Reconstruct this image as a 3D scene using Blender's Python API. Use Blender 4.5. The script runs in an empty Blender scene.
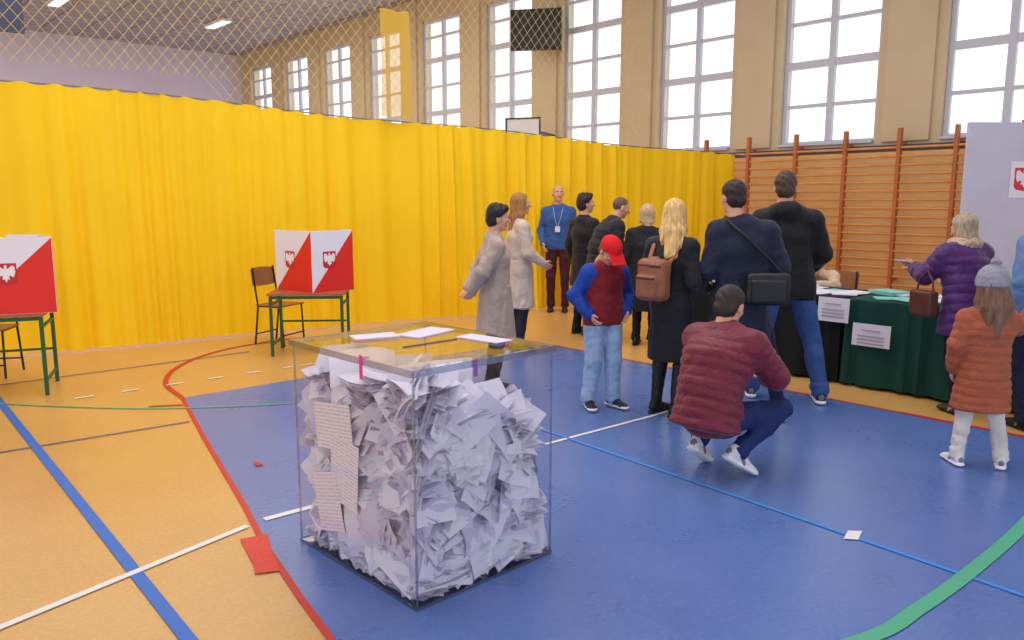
import bpy, math, random
import numpy as np
from mathutils import Vector, Matrix
random.seed(7); rng=np.random.default_rng(11)
scene=bpy.context.scene
TH=math.radians(41.9); CO,SI=math.cos(TH),math.sin(TH)
def AB(a,b): return (CO*a-SI*b, SI*a+CO*b)
def srgb(r,g,b):
    f=lambda x:(x/255/12.92 if x<=10 else ((x/255+.055)/1.055)**2.4)
    return (f(r),f(g),f(b),1)
# ------------------------------------------------------------------ materials
MATS={}
def mat(name,rgb,rough=.6,spec=.4,bump=0,bscale=60,var=0,vscale=4,metal=0,trans=0,emit=0,sheen=0,clear=0,fold=0,fscale=11,strand=0):
    if name in MATS: return MATS[name]
    m=bpy.data.materials.new(name); m.use_nodes=True
    nt=m.node_tree; N=nt.nodes; Lk=nt.links; b=N['Principled BSDF']; out=N['Material Output']
    col=srgb(*rgb)
    b.inputs['Base Color'].default_value=col
    b.inputs['Roughness'].default_value=rough
    b.inputs['Specular IOR Level'].default_value=spec
    b.inputs['Metallic'].default_value=metal
    if sheen: b.inputs['Sheen Weight'].default_value=sheen
    tc=N.new('ShaderNodeTexCoord'); co_=tc.outputs['Object']
    if strand:
        mp=N.new('ShaderNodeMapping'); mp.inputs['Scale'].default_value=(1,1,strand); Lk.new(co_,mp.inputs['Vector']); co_=mp.outputs[0]
    if var:
        n=N.new('ShaderNodeTexNoise'); n.inputs['Scale'].default_value=vscale; n.inputs['Detail'].default_value=5
        Lk.new(co_,n.inputs['Vector'])
        mr=N.new('ShaderNodeMapRange'); mr.inputs[1].default_value=.3; mr.inputs[2].default_value=.7
        mr.inputs[3].default_value=1-var; mr.inputs[4].default_value=1+var
        Lk.new(n.outputs['Fac'],mr.inputs[0])
        mx=N.new('ShaderNodeVectorMath'); mx.operation='SCALE'; mx.inputs[0].default_value=col[:3]
        Lk.new(mr.outputs[0],mx.inputs['Scale']); Lk.new(mx.outputs[0],b.inputs['Base Color'])
    nrm=None
    if fold:
        n=N.new('ShaderNodeTexNoise'); n.inputs['Scale'].default_value=fscale; n.inputs['Detail'].default_value=2.5; n.inputs['Distortion'].default_value=1.2
        Lk.new(co_,n.inputs['Vector'])
        bp=N.new('ShaderNodeBump'); bp.inputs['Strength'].default_value=fold; bp.inputs['Distance'].default_value=.04
        Lk.new(n.outputs['Fac'],bp.inputs['Height']); nrm=bp.outputs[0]
    if bump:
        n=N.new('ShaderNodeTexNoise'); n.inputs['Scale'].default_value=bscale; n.inputs['Detail'].default_value=3
        Lk.new(co_,n.inputs['Vector'])
        bp=N.new('ShaderNodeBump'); bp.inputs['Strength'].default_value=bump; bp.inputs['Distance'].default_value=.01
        Lk.new(n.outputs['Fac'],bp.inputs['Height'])
        if nrm: Lk.new(nrm,bp.inputs['Normal'])
        nrm=bp.outputs[0]
    if nrm: Lk.new(nrm,b.inputs['Normal'])
    sh=b.outputs[0]
    if trans:
        t=N.new('ShaderNodeBsdfTranslucent'); t.inputs[0].default_value=col
        ms=N.new('ShaderNodeMixShader'); ms.inputs[0].default_value=trans
        Lk.new(sh,ms.inputs[1]); Lk.new(t.outputs[0],ms.inputs[2]); Lk.new(ms.outputs[0],out.inputs[0]); sh=ms.outputs[0]
    if clear:
        t=N.new('ShaderNodeBsdfTransparent'); ms=N.new('ShaderNodeMixShader'); ms.inputs[0].default_value=clear
        Lk.new(sh,ms.inputs[1]); Lk.new(t.outputs[0],ms.inputs[2]); Lk.new(ms.outputs[0],out.inputs[0])
    if emit:
        b.inputs['Emission Color'].default_value=col; b.inputs['Emission Strength'].default_value=emit
    MATS[name]=m; return m
def acrylic(name,tint,base,rough=.02):
    m=bpy.data.materials.new(name); m.use_nodes=True; nt=m.node_tree; N=nt.nodes; Lk=nt.links
    N.remove(N['Principled BSDF']); out=N['Material Output']
    t=N.new('ShaderNodeBsdfTransparent'); t.inputs[0].default_value=tint
    g=N.new('ShaderNodeBsdfGlossy'); g.inputs['Roughness'].default_value=rough
    lw=N.new('ShaderNodeLayerWeight'); lw.inputs[0].default_value=.5
    pw_=N.new('ShaderNodeMath'); pw_.operation='POWER'; pw_.inputs[1].default_value=4.0; Lk.new(lw.outputs['Facing'],pw_.inputs[0])
    ad=N.new('ShaderNodeMath'); ad.operation='MULTIPLY_ADD'; ad.inputs[1].default_value=.9; ad.inputs[2].default_value=base; ad.use_clamp=True
    Lk.new(pw_.outputs[0],ad.inputs[0])
    ms=N.new('ShaderNodeMixShader'); Lk.new(ad.outputs[0],ms.inputs[0]); Lk.new(t.outputs[0],ms.inputs[1]); Lk.new(g.outputs[0],ms.inputs[2])
    Lk.new(ms.outputs[0],out.inputs[0]); return m
# ------------------------------------------------------------------ mesh builder
class MB:
    def __init__(s): s.v=[];s.f=[];s.m=[]
    def add(s,vs,fs,m=0):
        o=len(s.v); s.v+= [tuple(map(float,v)) for v in vs]; s.f+=[tuple(int(i)+o for i in f) for f in fs]; s.m+=[m]*len(fs)
    def box(s,c,d,m=0,R=None):
        vs=[]
        for x in(-.5,.5):
            for y in(-.5,.5):
                for z in(-.5,.5):
                    p=np.array([x*d[0],y*d[1],z*d[2]])
                    if R is not None: p=R@p
                    vs.append(p+np.array(c))
        s.add(vs,[(0,1,3,2),(4,6,7,5),(0,4,5,1),(2,3,7,6),(0,2,6,4),(1,5,7,3)],m)
    def span(s,lo,hi,m=0):
        s.box([(lo[i]+hi[i])/2 for i in range(3)],[hi[i]-lo[i] for i in range(3)],m)
    def tube(s,pts,r,m=0,n=8,closed=False):
        pts=[np.array(p,float) for p in pts]; rs=r if hasattr(r,'__len__') else [r]*len(pts)
        vs=[];k=len(pts)
        for i,p in enumerate(pts):
            a=pts[max(i-1,0)];b=pts[min(i+1,k-1)]
            t=(b-a)/ (np.linalg.norm(b-a)+1e-9)
            u=np.cross(t,[0,0,1.]); 
            if np.linalg.norm(u)<.1: u=np.cross(t,[0,1.,0])
            u/=np.linalg.norm(u); w=np.cross(t,u)
            for j in range(n):
                q=2*math.pi*j/n; vs.append(p+rs[i]*(math.cos(q)*u+math.sin(q)*w))
        fs=[]
        for i in range(k-1):
            for j in range(n):
                fs.append((i*n+j,i*n+(j+1)%n,(i+1)*n+(j+1)%n,(i+1)*n+j))
        fs.append(tuple(range(n))[::-1]); fs.append(tuple((k-1)*n+j for j in range(n)))
        s.add(vs,fs,m)
    def obj(s,name,mats,loc=(0,0,0),rz=0,smooth=False,parent=None,bevel=0):
        me=bpy.data.meshes.new(name); me.from_pydata(s.v,[],s.f); 
        for m in mats: me.materials.append(m)
        me.polygons.foreach_set('material_index',s.m)
        if smooth: me.polygons.foreach_set('use_smooth',[True]*len(s.f))
        me.update(); o=bpy.data.objects.new(name,me); scene.collection.objects.link(o)
        o.location=loc; o.rotation_euler=(0,0,rz)
        if parent: o.parent=parent
        if bevel:
            md=o.modifiers.new('b','BEVEL'); md.width=bevel; md.segments=2; md.limit_method='ANGLE'
        return o
def empty(name,loc=(0,0,0),rz=0):
    e=bpy.data.objects.new(name,None); scene.collection.objects.link(e); e.location=loc; e.rotation_euler=(0,0,rz); e.empty_display_size=.1; return e
def rotz(a): c,s=math.cos(a),math.sin(a); return np.array([[c,-s,0],[s,c,0],[0,0,1.]])
def rotx(a): c,s=math.cos(a),math.sin(a); return np.array([[1.,0,0],[0,c,-s],[0,s,c]])
def roty(a): c,s=math.cos(a),math.sin(a); return np.array([[c,0,s],[0,1.,0],[-s,0,c]])
# ------------------------------------------------------------------ SDF sculpting (surface nets)
class SDF:
    def __init__(s,lo,hi,h):
        s.lo=np.array(lo,float); s.h=h; n=np.ceil((np.array(hi)-s.lo)/h).astype(int)+1
        s.n=n; s.D=np.full(n,.3,np.float32); s.L=np.zeros(n,np.uint8)
        s.ax=[(s.lo[i]+h*np.arange(n[i])).astype(np.float32) for i in range(3)]
    def sub(s,lo,hi):
        sl=[]
        for i in range(3):
            a=int(max(0,math.floor((lo[i]-s.lo[i])/s.h))); b=int(min(s.n[i],math.ceil((hi[i]-s.lo[i])/s.h)+1))
            if b<=a: return None
            sl.append(slice(a,b))
        return tuple(sl),s.ax[0][sl[0]][:,None,None],s.ax[1][sl[1]][None,:,None],s.ax[2][sl[2]][None,None,:]
    def put(s,sl,d,label,k,op='u'):
        D=s.D[sl]
        if op=='u':
            m=d<D; hh=np.maximum(k-np.abs(D-d),0)/k
            s.L[sl]=np.where(m,label,s.L[sl]); s.D[sl]=np.minimum(D,d)-hh*hh*k*.25
        elif op=='s':
            d=-d; hh=np.maximum(k-np.abs(D-d),0)/k; s.D[sl]=np.maximum(D,d)+hh*hh*k*.25
        elif op=='paint':
            s.L[sl]=np.where(d<0,label,s.L[sl])
    def mod(s,d,X,Y,Z,wr,quilt):
        if wr:
            amp,fr,seed=wr[:3]; r=np.random.default_rng(seed); ridge=len(wr)>4
            warp=0
            for i in range(4):
                v=r.normal(size=3)
                if len(wr)>3: v[2]*=wr[3]
                v/=np.linalg.norm(v); v*=fr*(.6+.35*i)
                ph=X*v[0]+Y*v[1]+Z*v[2]+r.uniform(0,6)
                if ridge:
                    if i==0: warp=np.sin(ph*.7); d=d+amp*.5*np.sin(ph)
                    else: d=d-amp*(1.1-.2*i)*(np.abs(np.sin(ph*.62+1.3*warp))-.62)
                else: d=d+amp*(1-.18*i)*.6*np.sin(ph)
        if quilt:
            per,amp,q=quilt
            ph=(X*q[0]+Y*q[1]+Z*q[2])*math.pi/per
            d=d-amp*(np.abs(np.sin(ph))**.6-.7)
        return d
    def cap(s,a,b,ra,rb=None,label=1,k=.02,side=None,capr=None,op='u',wr=None,quilt=None):
        a=np.array(a,float);b=np.array(b,float)
        if rb is None: rb=ra
        if not hasattr(ra,'__len__'): ra=(ra,ra)
        if not hasattr(rb,'__len__'): rb=(rb,rb)
        R=max(*ra,*rb)+k+.03; q=s.sub(np.minimum(a,b)-R,np.maximum(a,b)+R)
        if q is None: return
        sl,X,Y,Z=q; ln=np.linalg.norm(b-a)+1e-6; u=(b-a)/ln
        if side is None: side=np.array([1.,0,0]) if abs(u[0])<.8 else np.array([0,1.,0])
        side=np.array(side,float); side=side-side.dot(u)*u; side/=np.linalg.norm(side); fr=np.cross(u,side)
        px,py,pz=X-a[0],Y-a[1],Z-a[2]
        au=px*u[0]+py*u[1]+pz*u[2]; t=np.clip(au/ln,0,1); qu=au-t*ln
        qs=px*side[0]+py*side[1]+pz*side[2]; qf=px*fr[0]+py*fr[1]+pz*fr[2]
        rs=ra[0]+(rb[0]-ra[0])*t; rf=ra[1]+(rb[1]-ra[1])*t; m=np.minimum(rs,rf)
        cr=m if capr is None else capr
        d=(np.sqrt((qs/rs)**2+(qf/rf)**2+(qu/cr)**2)-1)*m
        s.put(sl,s.mod(d,X,Y,Z,wr,quilt),label,k,op)
    def ell(s,c,r,label=1,k=.02,R=None,op='u',plane=None,wr=None,quilt=None):
        c=np.array(c,float); m=max(r)+k+.03; q=s.sub(c-m,c+m)
        if q is None: return
        sl,X,Y,Z=q; px,py,pz=X-c[0],Y-c[1],Z-c[2]
        if R is not None:
            px,py,pz=[R[0,i]*px+R[1,i]*py+R[2,i]*pz for i in range(3)]
        d=(np.sqrt((px/r[0])**2+(py/r[1])**2+(pz/r[2])**2)-1)*min(r)
        d=s.mod(d,X,Y,Z,wr,quilt)
        if plane is not None: d=np.maximum(d,(X*plane[0]+Y*plane[1]+Z*plane[2]-plane[3]))
        s.put(sl,d,label,k,op)
    def rbox(s,c,hf,r,label=1,k=.01,R=None,op='u',wr=None):
        c=np.array(c,float); m=float(np.linalg.norm(hf))+k+.03; q=s.sub(c-m,c+m)
        if q is None: return
        sl,X,Y,Z=q; px,py,pz=X-c[0],Y-c[1],Z-c[2]
        if R is not None:
            px,py,pz=[R[0,i]*px+R[1,i]*py+R[2,i]*pz for i in range(3)]
        qx=np.abs(px)-hf[0]+r;qy=np.abs(py)-hf[1]+r;qz=np.abs(pz)-hf[2]+r
        d=np.sqrt(np.maximum(qx,0)**2+np.maximum(qy,0)**2+np.maximum(qz,0)**2)+np.minimum(np.maximum(qx,np.maximum(qy,qz)),0)-r
        s.put(sl,s.mod(d,X,Y,Z,wr,None),label,k,op)
    def mesh(s):
        D=s.D; S=D<0; n=s.n
        C=np.zeros(tuple(n-1),np.int8)
        offs=[(i,j,k) for i in(0,1) for j in(0,1) for k in(0,1)]
        for o in offs: C+=S[o[0]:n[0]-1+o[0],o[1]:n[1]-1+o[1],o[2]:n[2]-1+o[2]]
        mixed=(C>0)&(C<8); ijk=np.argwhere(mixed); M=len(ijk)
        idx=np.full(tuple(n-1),-1,np.int64); idx[mixed]=np.arange(M)
        V=np.stack([D[ijk[:,0]+o[0],ijk[:,1]+o[1],ijk[:,2]+o[2]] for o in offs],1).astype(float)
        acc=np.zeros((M,3)); cnt=np.zeros(M)
        for i in range(8):
            for j in range(i+1,8):
                oi,oj=np.array(offs[i]),np.array(offs[j])
                if np.abs(oi-oj).sum()!=1: continue
                m=(V[:,i]<0)!=(V[:,j]<0)
                t=np.where(m,V[:,i]/np.where(m,V[:,i]-V[:,j],1),0)
                p=oi[None]+t[:,None]*(oj-oi)[None]
                acc+=p*m[:,None]; cnt+=m
        P=s.lo+s.h*(ijk+acc/cnt[:,None])
        F=[];Lb=[]
        for ax in range(3):
            a1,a2=(ax+1)%3,(ax+2)%3
            s0=[slice(None)]*3;s1=[slice(None)]*3
            s0[ax]=slice(0,-1);s1[ax]=slice(1,None)
            A=S[tuple(s0)];B=S[tuple(s1)]
            e=np.argwhere(A!=B); e=e[(e[:,a1]>0)&(e[:,a2]>0)&(e[:,a1]<n[a1]-1)&(e[:,a2]<n[a2]-1)]
            def cell(d1,d2):
                q=e.copy(); q[:,a1]+=d1; q[:,a2]+=d2; return idx[q[:,0],q[:,1],q[:,2]]
            Q=np.stack([cell(-1,-1),cell(0,-1),cell(0,0),cell(-1,0)],1)
            ins=S[e[:,0],e[:,1],e[:,2]]
            Q[~ins]=Q[~ins][:,::-1]
            g=e.copy(); g[~ins,ax]+=1
            F.append(Q);Lb.append(s.L[g[:,0],g[:,1],g[:,2]])
        F=np.concatenate(F);Lb=np.concatenate(Lb)
        ok=(F>=0).all(1)
        return P,F[ok],Lb[ok].astype(int)
def make_obj(name,parts,mats,M=None,smooth=True):
    vs=[];fs=[];ls=[];o=0
    for P,F,L in parts:
        vs.append(np.asarray(P,float));fs.append(np.asarray(F)+o);ls.append(np.asarray(L));o+=len(P)
    V=np.concatenate(vs)
    if M is not None: V=V@M[0].T+M[1]
    me=bpy.data.meshes.new(name); me.from_pydata(V.tolist(),[],np.concatenate(fs).tolist())
    for m in mats: me.materials.append(m)
    me.polygons.foreach_set('material_index',np.concatenate(ls).tolist())
    me.polygons.foreach_set('use_smooth',[smooth]*len(me.polygons)); me.update()
    ob=bpy.data.objects.new(name,me); scene.collection.objects.link(ob); return ob
# labels: 0 skin 1 top 2 pants 3 shoe 4 hair 5 accent 6 sole 7 lips 8 eyewhite 9 iris 10 hat
def head_mesh(style,hat=None):
    long_=style in('long','girl')
    s=SDF((-.16,-.21,-.42 if long_ else -.20),(.16,.19,.21),.0050)
    s.cap((0,-.018,-.06),(0,-.035,-.17),.052,.056,0,.02)
    s.ell((0,-.012,.03),(.073,.093,.084),0,.02)
    s.ell((0,.022,-.038),(.056,.064,.074),0,.03)
    s.ell((0,.066,-.088),(.022,.016,.018),0,.025)
    s.cap((-.03,.073,.022),(.03,.073,.022),.011,None,0,.02)
    s.ell((.042,.05,-.022),(.02,.02,.018),0,.02); s.ell((-.042,.05,-.022),(.02,.02,.018),0,.02)
    for q in(-1,1):
        s.ell((q*.031,.096,.002),(.017,.014,.011),0,.012,op='s')
        s.ell((q*.031,.074,.001),(.0135,.0135,.0115),8,.002)
        s.ell((q*.031,.0865,.001),(.006,.004,.006),9,.001)
        s.ell((q*.074,-.008,-.006),(.011,.021,.032),0,.008,R=rotz(-q*.35))
        s.cap((q*.016,.092,.022),(q*.044,.082,.024),.0042,None,4,.003)
    s.cap((0,.086,.008),(0,.108,-.026),.008,.0125,0,.012)
    s.cap((-.018,.080,-.056),(.018,.080,-.056),.0085,None,7,.004,side=(0,0,1))
    w=(.0026,150,3,.3)
    if style=='short':
        s.ell((0,-.018,.036),(.081,.101,.092),4,.004,plane=(0,.70,-.71,-.004),wr=w)
        s.ell((0,-.05,-.02),(.070,.064,.07),4,.01,plane=(0,.8,-.6,.02),wr=w)
    elif style=='crop':
        s.ell((0,-.016,.033),(.0765,.097,.088),4,.003,plane=(0,.75,-.66,-.012),wr=(.001,160,3))
    elif style=='bald':
        s.ell((0,-.03,.0),(.0765,.085,.06),4,.003,plane=(0,.85,.3,-.02))
    elif style=='fluffy':
        s.ell((0,-.02,.045),(.092,.108,.096),4,.006,plane=(0,.72,-.69,-.006),wr=(.005,95,5))
        s.ell((0,-.055,-.02),(.082,.066,.070),4,.02,plane=(0,.8,-.3,.02),wr=(.004,100,6))
        s.cap((-.05,.05,.10),(.05,.05,.10),.026,None,4,.02,wr=(.004,95,5))
    elif style=='bob':
        s.ell((0,-.02,.04),(.088,.106,.092),4,.006,plane=(0,.72,-.69,-.004),wr=(.003,110,5,.2))
        for q in(-1,1): s.cap((q*.068,-.01,.04),(q*.076,.0,-.08),(.022,.042),(.024,.040),4,.02,side=(1,0,0),wr=(.003,120,2,.15))
        s.cap((0,-.07,.03),(0,-.062,-.095),(.075,.04),(.076,.036),4,.02,side=(1,0,0),wr=(.003,120,2,.15))
    elif style in('long','girl'):
        e=1.25 if style=='girl' else 1
        s.ell((0,-.02,.04),(.086,.104,.090),4,.006,plane=(0,.74,-.67,-.004),wr=(.002,95,5,.2))
        for q in(-1,1):
            s.cap((q*.066,.0,.05),(q*.076,-.005,-.11),(.022,.045),(.026,.045),4,.02,side=(1,0,0),wr=(.003,120,2,.12))
            s.cap((q*.076,-.005,-.11),(q*.074*e,-.035,-.24),(.028,.04),(.022*e,.030),4,.02,side=(1,0,0),wr=(.004,120,2,.12))
        s.cap((0,-.075,.03),(0,-.085,-.14),(.078,.043),(.090*e,.045),4,.02,side=(1,0,0),wr=(.004,120,2,.12))
        s.cap((0,-.085,-.14),(.01,-.118,-.34),(.090*e,.044),(.055*e,.026),4,.02,side=(1,0,0),wr=(.006,115,4,.10))
    if hat=='cap':
        s.ell((0,-.014,.048),(.088,.108,.087),10,.004,plane=(0,.18,-1,-.028),wr=None)
        s.rbox((0,.125,.040),(.068,.062,.007),.006,10,.012,R=rotx(-.22))
        s.ell((0,-.014,.136),(.008,.008,.006),10,.004)
    elif hat=='beanie':
        s.ell((0,-.018,.045),(.101,.119,.108),10,.003,plane=(0,.25,-1,.005),wr=(.002,150,8))
        s.cap((0,-.02,.0),(0,-.018,.035),(.104,.122),(.104,.122),10,.008,capr=.014,side=(1,0,0),wr=(.002,160,8))
        s.ell((0,-.03,.168),(.034,.034,.032),10,.006,wr=(.006,190,9))
    return s.mesh()
def hand_mesh(curl=.35):
    s=SDF((-.11,-.07,-.22),(.06,.10,.03),.0034)
    s.cap((0,0,.01),(0,0,-.02),(.022,.028),(.016,.032),0,.01,side=(1,0,0))
    s.cap((0,0,-.02),(-.003,0,-.082),(.015,.034),(.013,.040),0,.008,side=(1,0,0))
    for y,L in((.031,.070),(.0105,.080),(-.0105,.074),(-.031,.057)):
        p=np.array([-.003,y,-.086]); a=curl*.6
        for j,fr in enumerate((.45,.30,.25)):
            d=np.array([-math.sin(a),y*.8*(1 if j==0 else 0),-math.cos(a)]); q=p+d*L*fr
            s.cap(p,q,.0092-.0008*j,.0086-.0010*j,0,.003); p=q; a+=curl
    s.cap((-.004,.026,-.030),(-.016,.052,-.058),.014,.0105,0,.008)
    s.cap((-.016,.052,-.058),(-.026,.060,-.088),.0100,.0080,0,.004)
    return s.mesh()
def shoe_mesh(kind='sneaker'):
    s=SDF((-.08,-.12,-.01),(.08,.23,.17),.0058)
    tk=.018 if kind=='sneaker' else .011
    s.cap((0,-.045,tk),(0,.04,tk),(.042,tk),(.042,tk),6,.006,side=(1,0,0),capr=.042)
    s.cap((0,.04,tk),(.0,.155,tk+.003),(.042,tk),(.046,tk*.9),6,.006,side=(1,0,0),capr=.044)
    s.cap((0,-.04,.05),(0,.06,.05),(.036,.036),(.037,.034),3,.006,side=(1,0,0),capr=.038)
    s.cap((0,.05,.046),(0,.150,.032),(.038,.034),(.040,.022),3,.010,side=(1,0,0),capr=.040)
    s.cap((0,-.02,.06),(0,-.015,.10),(.040,.048),(.038,.046),3,.010,side=(1,0,0),capr=.012)
    if kind=='sneaker':
        for i in range(4): s.cap((-.018,.045+.018*i,.088-.010*i),(.018,.045+.018*i,.088-.010*i),.005,None,5,.002)
        s.ell((0,-.08,.062),(.03,.02,.026),5,.002,op='paint')
        for q in(-1,1): s.cap((q*.04,.0,.07),(q*.042,.045,.035),.014,.012,5,.002,op='paint')
    return s.mesh()
HAND=hand_mesh(.38); HANDL=(HAND[0]*np.array([-1,1,1]),HAND[1][:,::-1],HAND[2])
SHOE={k:shoe_mesh(k) for k in('sneaker','flat')}
HEADC={}
DEF=dict(pel=(0,0,.94),wai=(0,0,1.08),che=(0,0,1.27),nb=(0,-.015,1.45),hd=(0,.015,1.635),
 shR=(.178,-.01,1.385),shL=(-.178,-.01,1.385),elR=(.245,-.05,1.12),elL=(-.245,-.05,1.12),wrR=(.255,.05,.88),wrL=(-.255,.05,.88),
 hiR=(.09,0,.90),hiL=(-.09,0,.90),knR=(.10,.02,.49),knL=(-.10,.02,.49),anR=(.10,-.03,.09),anL=(-.10,-.03,.09))
def person(name,pos,ang,H=1.75,J=None,cols=None,hem=.88,puff=.0,w=1.0,quilt=None,style='short',hat=None,hyaw=0,hpitch=0,hroll=0,
           hs=1.0,legx=.0,shoe='sneaker',fyR=0,fyL=0,fpR=0,fpL=0,hood=False,fur=False,hands=(1,1),handrot=(0,0),wr=.006,skirtw=(.19,.15),
           boots=False,extra=None,toprough=.7,seed=1,collar=True,sleeve=None):
    j=dict(DEF); 
    if J: j.update(J)
    j={k:np.array(v,float) for k,v in j.items()}
    allp=np.array(list(j.values())); lo=allp.min(0)-.26; hi=allp.max(0)+.2; lo[2]=max(lo[2],-.02)
    s=SDF(lo,hi,.0088)
    side=j['shR']-j['shL']; side/=np.linalg.norm(side); p=puff
    W=(wr,24,seed,1,1); W2=(wr*.95,40,seed+5,1,1); WL=(.0065,40,seed+7,1,1)
    if quilt: W=(wr*.6,30,seed,1,1); W2=(wr*.6,40,seed+5,1,1)
    def Q(v):
        if not quilt: return None
        v=np.array(v,float); v/=np.linalg.norm(v); return (quilt[0],quilt[1],v)
    sp=j['nb']-j['pel']
    for q in('R','L'):
        hi_,kn,an=j['hi'+q],j['kn'+q],j['an'+q]
        s.cap(hi_,kn,.092+legx,.064+legx,2,.03,wr=WL)
        d=(an-kn); L=np.linalg.norm(d); d/=L
        if boots:
            s.cap(kn+d*.08,an,.062,.045,3,.012,wr=(.003,50,2,1,1))
        else:
            s.cap(kn,an+d*.0,.061+legx,.050+legx*1.1,2,.02,wr=WL)
            s.cap(an-d*.06,an+d*.015,.054+legx,.056+legx,2,.01,capr=.02,wr=(.008,70,2,2,1))
        if not boots: s.ell(kn+d*L*.3-np.array([0,.02,0])*(abs(d[2])),(.050+legx,.050+legx,.09),2,.02)
    s.cap(j['hiL'],j['hiR'],.105,None,2,.03); 
    s.cap(j['pel'],j['wai'],(.165*w+p,.118+p),(.150*w+p,.112+p),1,.03,side=side,wr=W,quilt=Q(sp))
    s.cap(j['wai'],j['che'],(.150*w+p,.112+p),(.172*w+p,.122+p),1,.04,side=side,wr=W,quilt=Q(sp))
    s.cap(j['che'],j['nb']-(j['nb']-j['che'])*.2,(.172*w+p,.122+p),(.115*w+p*.5,.078+p*.5),1,.04,side=side,wr=W,quilt=Q(sp))
    if hem is not None:
        bot=np.array([j['pel'][0],j['pel'][1],hem]) if not isinstance(hem,tuple) else np.array(hem)
        lng=(not isinstance(hem,tuple)) and hem<.7
        s.cap(j['wai']+(j['pel']-j['wai'])*.5,bot,(.165*w+p,.122+p),(skirtw[0]*w+p,skirtw[1]+p),1,.012,side=side,capr=.02,wr=(.009,48,seed,.10,1) if (lng and not quilt) else W,quilt=Q(sp))
        if not isinstance(hem,tuple):
            k0=int((hem-.015-s.lo[2])/s.h); reg=s.L[:,:,k0:]; reg[reg==2]=1
    sl=1 if sleeve is None else sleeve
    for q in('R','L'):
        sh,el,wr_=j['sh'+q],j['el'+q],j['wr'+q]
        s.cap(j['nb']-sp/np.linalg.norm(sp)*.035,sh,(.062+p*.6),(.054+p*.7),1,.05)
        s.cap(sh,el,.061+p*.75,.052+p*.75,sl,.045,wr=W2,quilt=Q(el-sh)); s.cap(el,wr_,.053+p*.75,.040+p*.5,sl,.02,wr=W2,quilt=Q(wr_-el))
        d=wr_-el; d/=np.linalg.norm(d); s.cap(wr_-d*.03,wr_-d*.005,.042+p*.4,.041+p*.4,sl,.006,capr=.01)
        s.cap(wr_-d*.02,wr_+d*.012,.026,.023,0,.004)
    nd=j['hd']-j['nb']; nd/=np.linalg.norm(nd)
    s.cap(j['nb']-nd*.04,j['nb']+nd*.10,.058,.052,0,.01)
    if collar: s.cap(j['nb']-nd*.03,j['nb']+nd*.035,(.088+p*.5,.078+p*.5),(.074+p*.5,.070+p*.5),sl,.02,side=side,capr=.012,wr=(.002,60,3))
    fwd=np.cross([0,0,1.],side); fwd/=np.linalg.norm(fwd)
    if hood:
        s.ell(j['nb']-fwd*.085+np.array([0,0,-.01]),(.13,.065,.085),1,.03,wr=(.006,40,4))
        s.cap(j['nb']-side*.085+fwd*-.02,j['nb']+side*.085+fwd*-.02,.045,None,1,.02)
    if fur:
        for i in range(14):
            a=2*math.pi*i/14; s.ell(j['nb']+side*.095*math.cos(a)+fwd*.08*math.sin(a)+np.array([0,0,.03]),(.045,.045,.045),5,.01,wr=(.008,120,i))
    if extra: extra(s,j,side,fwd)
    parts=[s.mesh()]
    for q,sg in(('R',1),('L',-1)):
        i=0 if q=='R' else 1
        if hands[i]:
            d=j['wr'+q]-j['el'+q]; d/=np.linalg.norm(d); z=-d
            y=fwd-fwd.dot(z)*z
            if np.linalg.norm(y)<.3: y=np.array([0,0,1.])-z[2]*z
            y/=np.linalg.norm(y); x=np.cross(y,z)
            if handrot[i]:
                c,sn=math.cos(handrot[i]),math.sin(handrot[i]); x,y=c*x+sn*y,-sn*x+c*y
            Rm=np.stack([x,y,z],1); P,F,L=HAND if q=='R' else HANDL
            parts.append((P@Rm.T*(1+.0*w)+j['wr'+q],F,L))
        P,F,L=SHOE[shoe]; fy=fyR if q=='R' else fyL; fp=fpR if q=='R' else fpL
        Rm=rotz(-fy*sg)@rotx(-fp)
        sc=1.0 if hs<1.1 else 1.12
        P2=(P-np.array([0,0,.09]))*sc
        parts.append((P2@Rm.T+j['an'+q]+np.array([0,0,.09*(sc-1)]),F,L+ (5*0)))
    key=(style,hat)
    if key not in HEADC: HEADC[key]=head_mesh(style,hat)
    P,F,L=HEADC[key]; Rm=rotz(hyaw)@rotx(hpitch)@roty(hroll)
    parts.append((P*hs@Rm.T+j['hd'],F,L))
    c=dict(skin=(214,160,132),top=(40,40,45),pants=(35,35,40),shoe=(226,224,230),hair=(60,40,30),accent=(120,120,132),sole=(246,246,244),hat=(200,30,40))
    if cols: c.update(cols)
    ms=[mat(name+'_skin',c['skin'],.5,.4,.1,90),mat(name+'_top',c['top'],toprough,.3,.3,80,.10,9,sheen=.1,fold=.35),mat(name+'_pants',c['pants'],.8,.25,.3,120,.14,8,fold=.35,fscale=14),
        mat(name+'_shoe',c['shoe'],.5,.4),mat(name+'_hair',c['hair'],.45,.4,.7,150,.35,70,strand=.12 if style in('long','girl','bob') else .5),mat(name+'_accent',c['accent'],.7,.3,.3,80,.12,12,fold=.3),
        mat(name+'_sole',c['sole'],.6,.3),mat('lips',(176,98,92),.5),mat('eye_white',(225,220,216),.3),mat('iris_dark',(40,28,22),.25),mat(name+'_hat',c['hat'],.8,.3,.4,120,.1,20)]
    sc=H/1.75; Rw=rotz(math.radians(ang)-math.pi/2)*sc
    V=np.concatenate([q[0] for q in parts]); zmin=V[:,2].min()
    T=np.array([pos[0],pos[1],pos[2] if len(pos)>2 else -zmin*sc+.003])
    ob=make_obj(name,parts,ms,(Rw,T))
    return ob,(Rw,T)
def W(M,p): return M[0]@np.array(p,float)+M[1]

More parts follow.
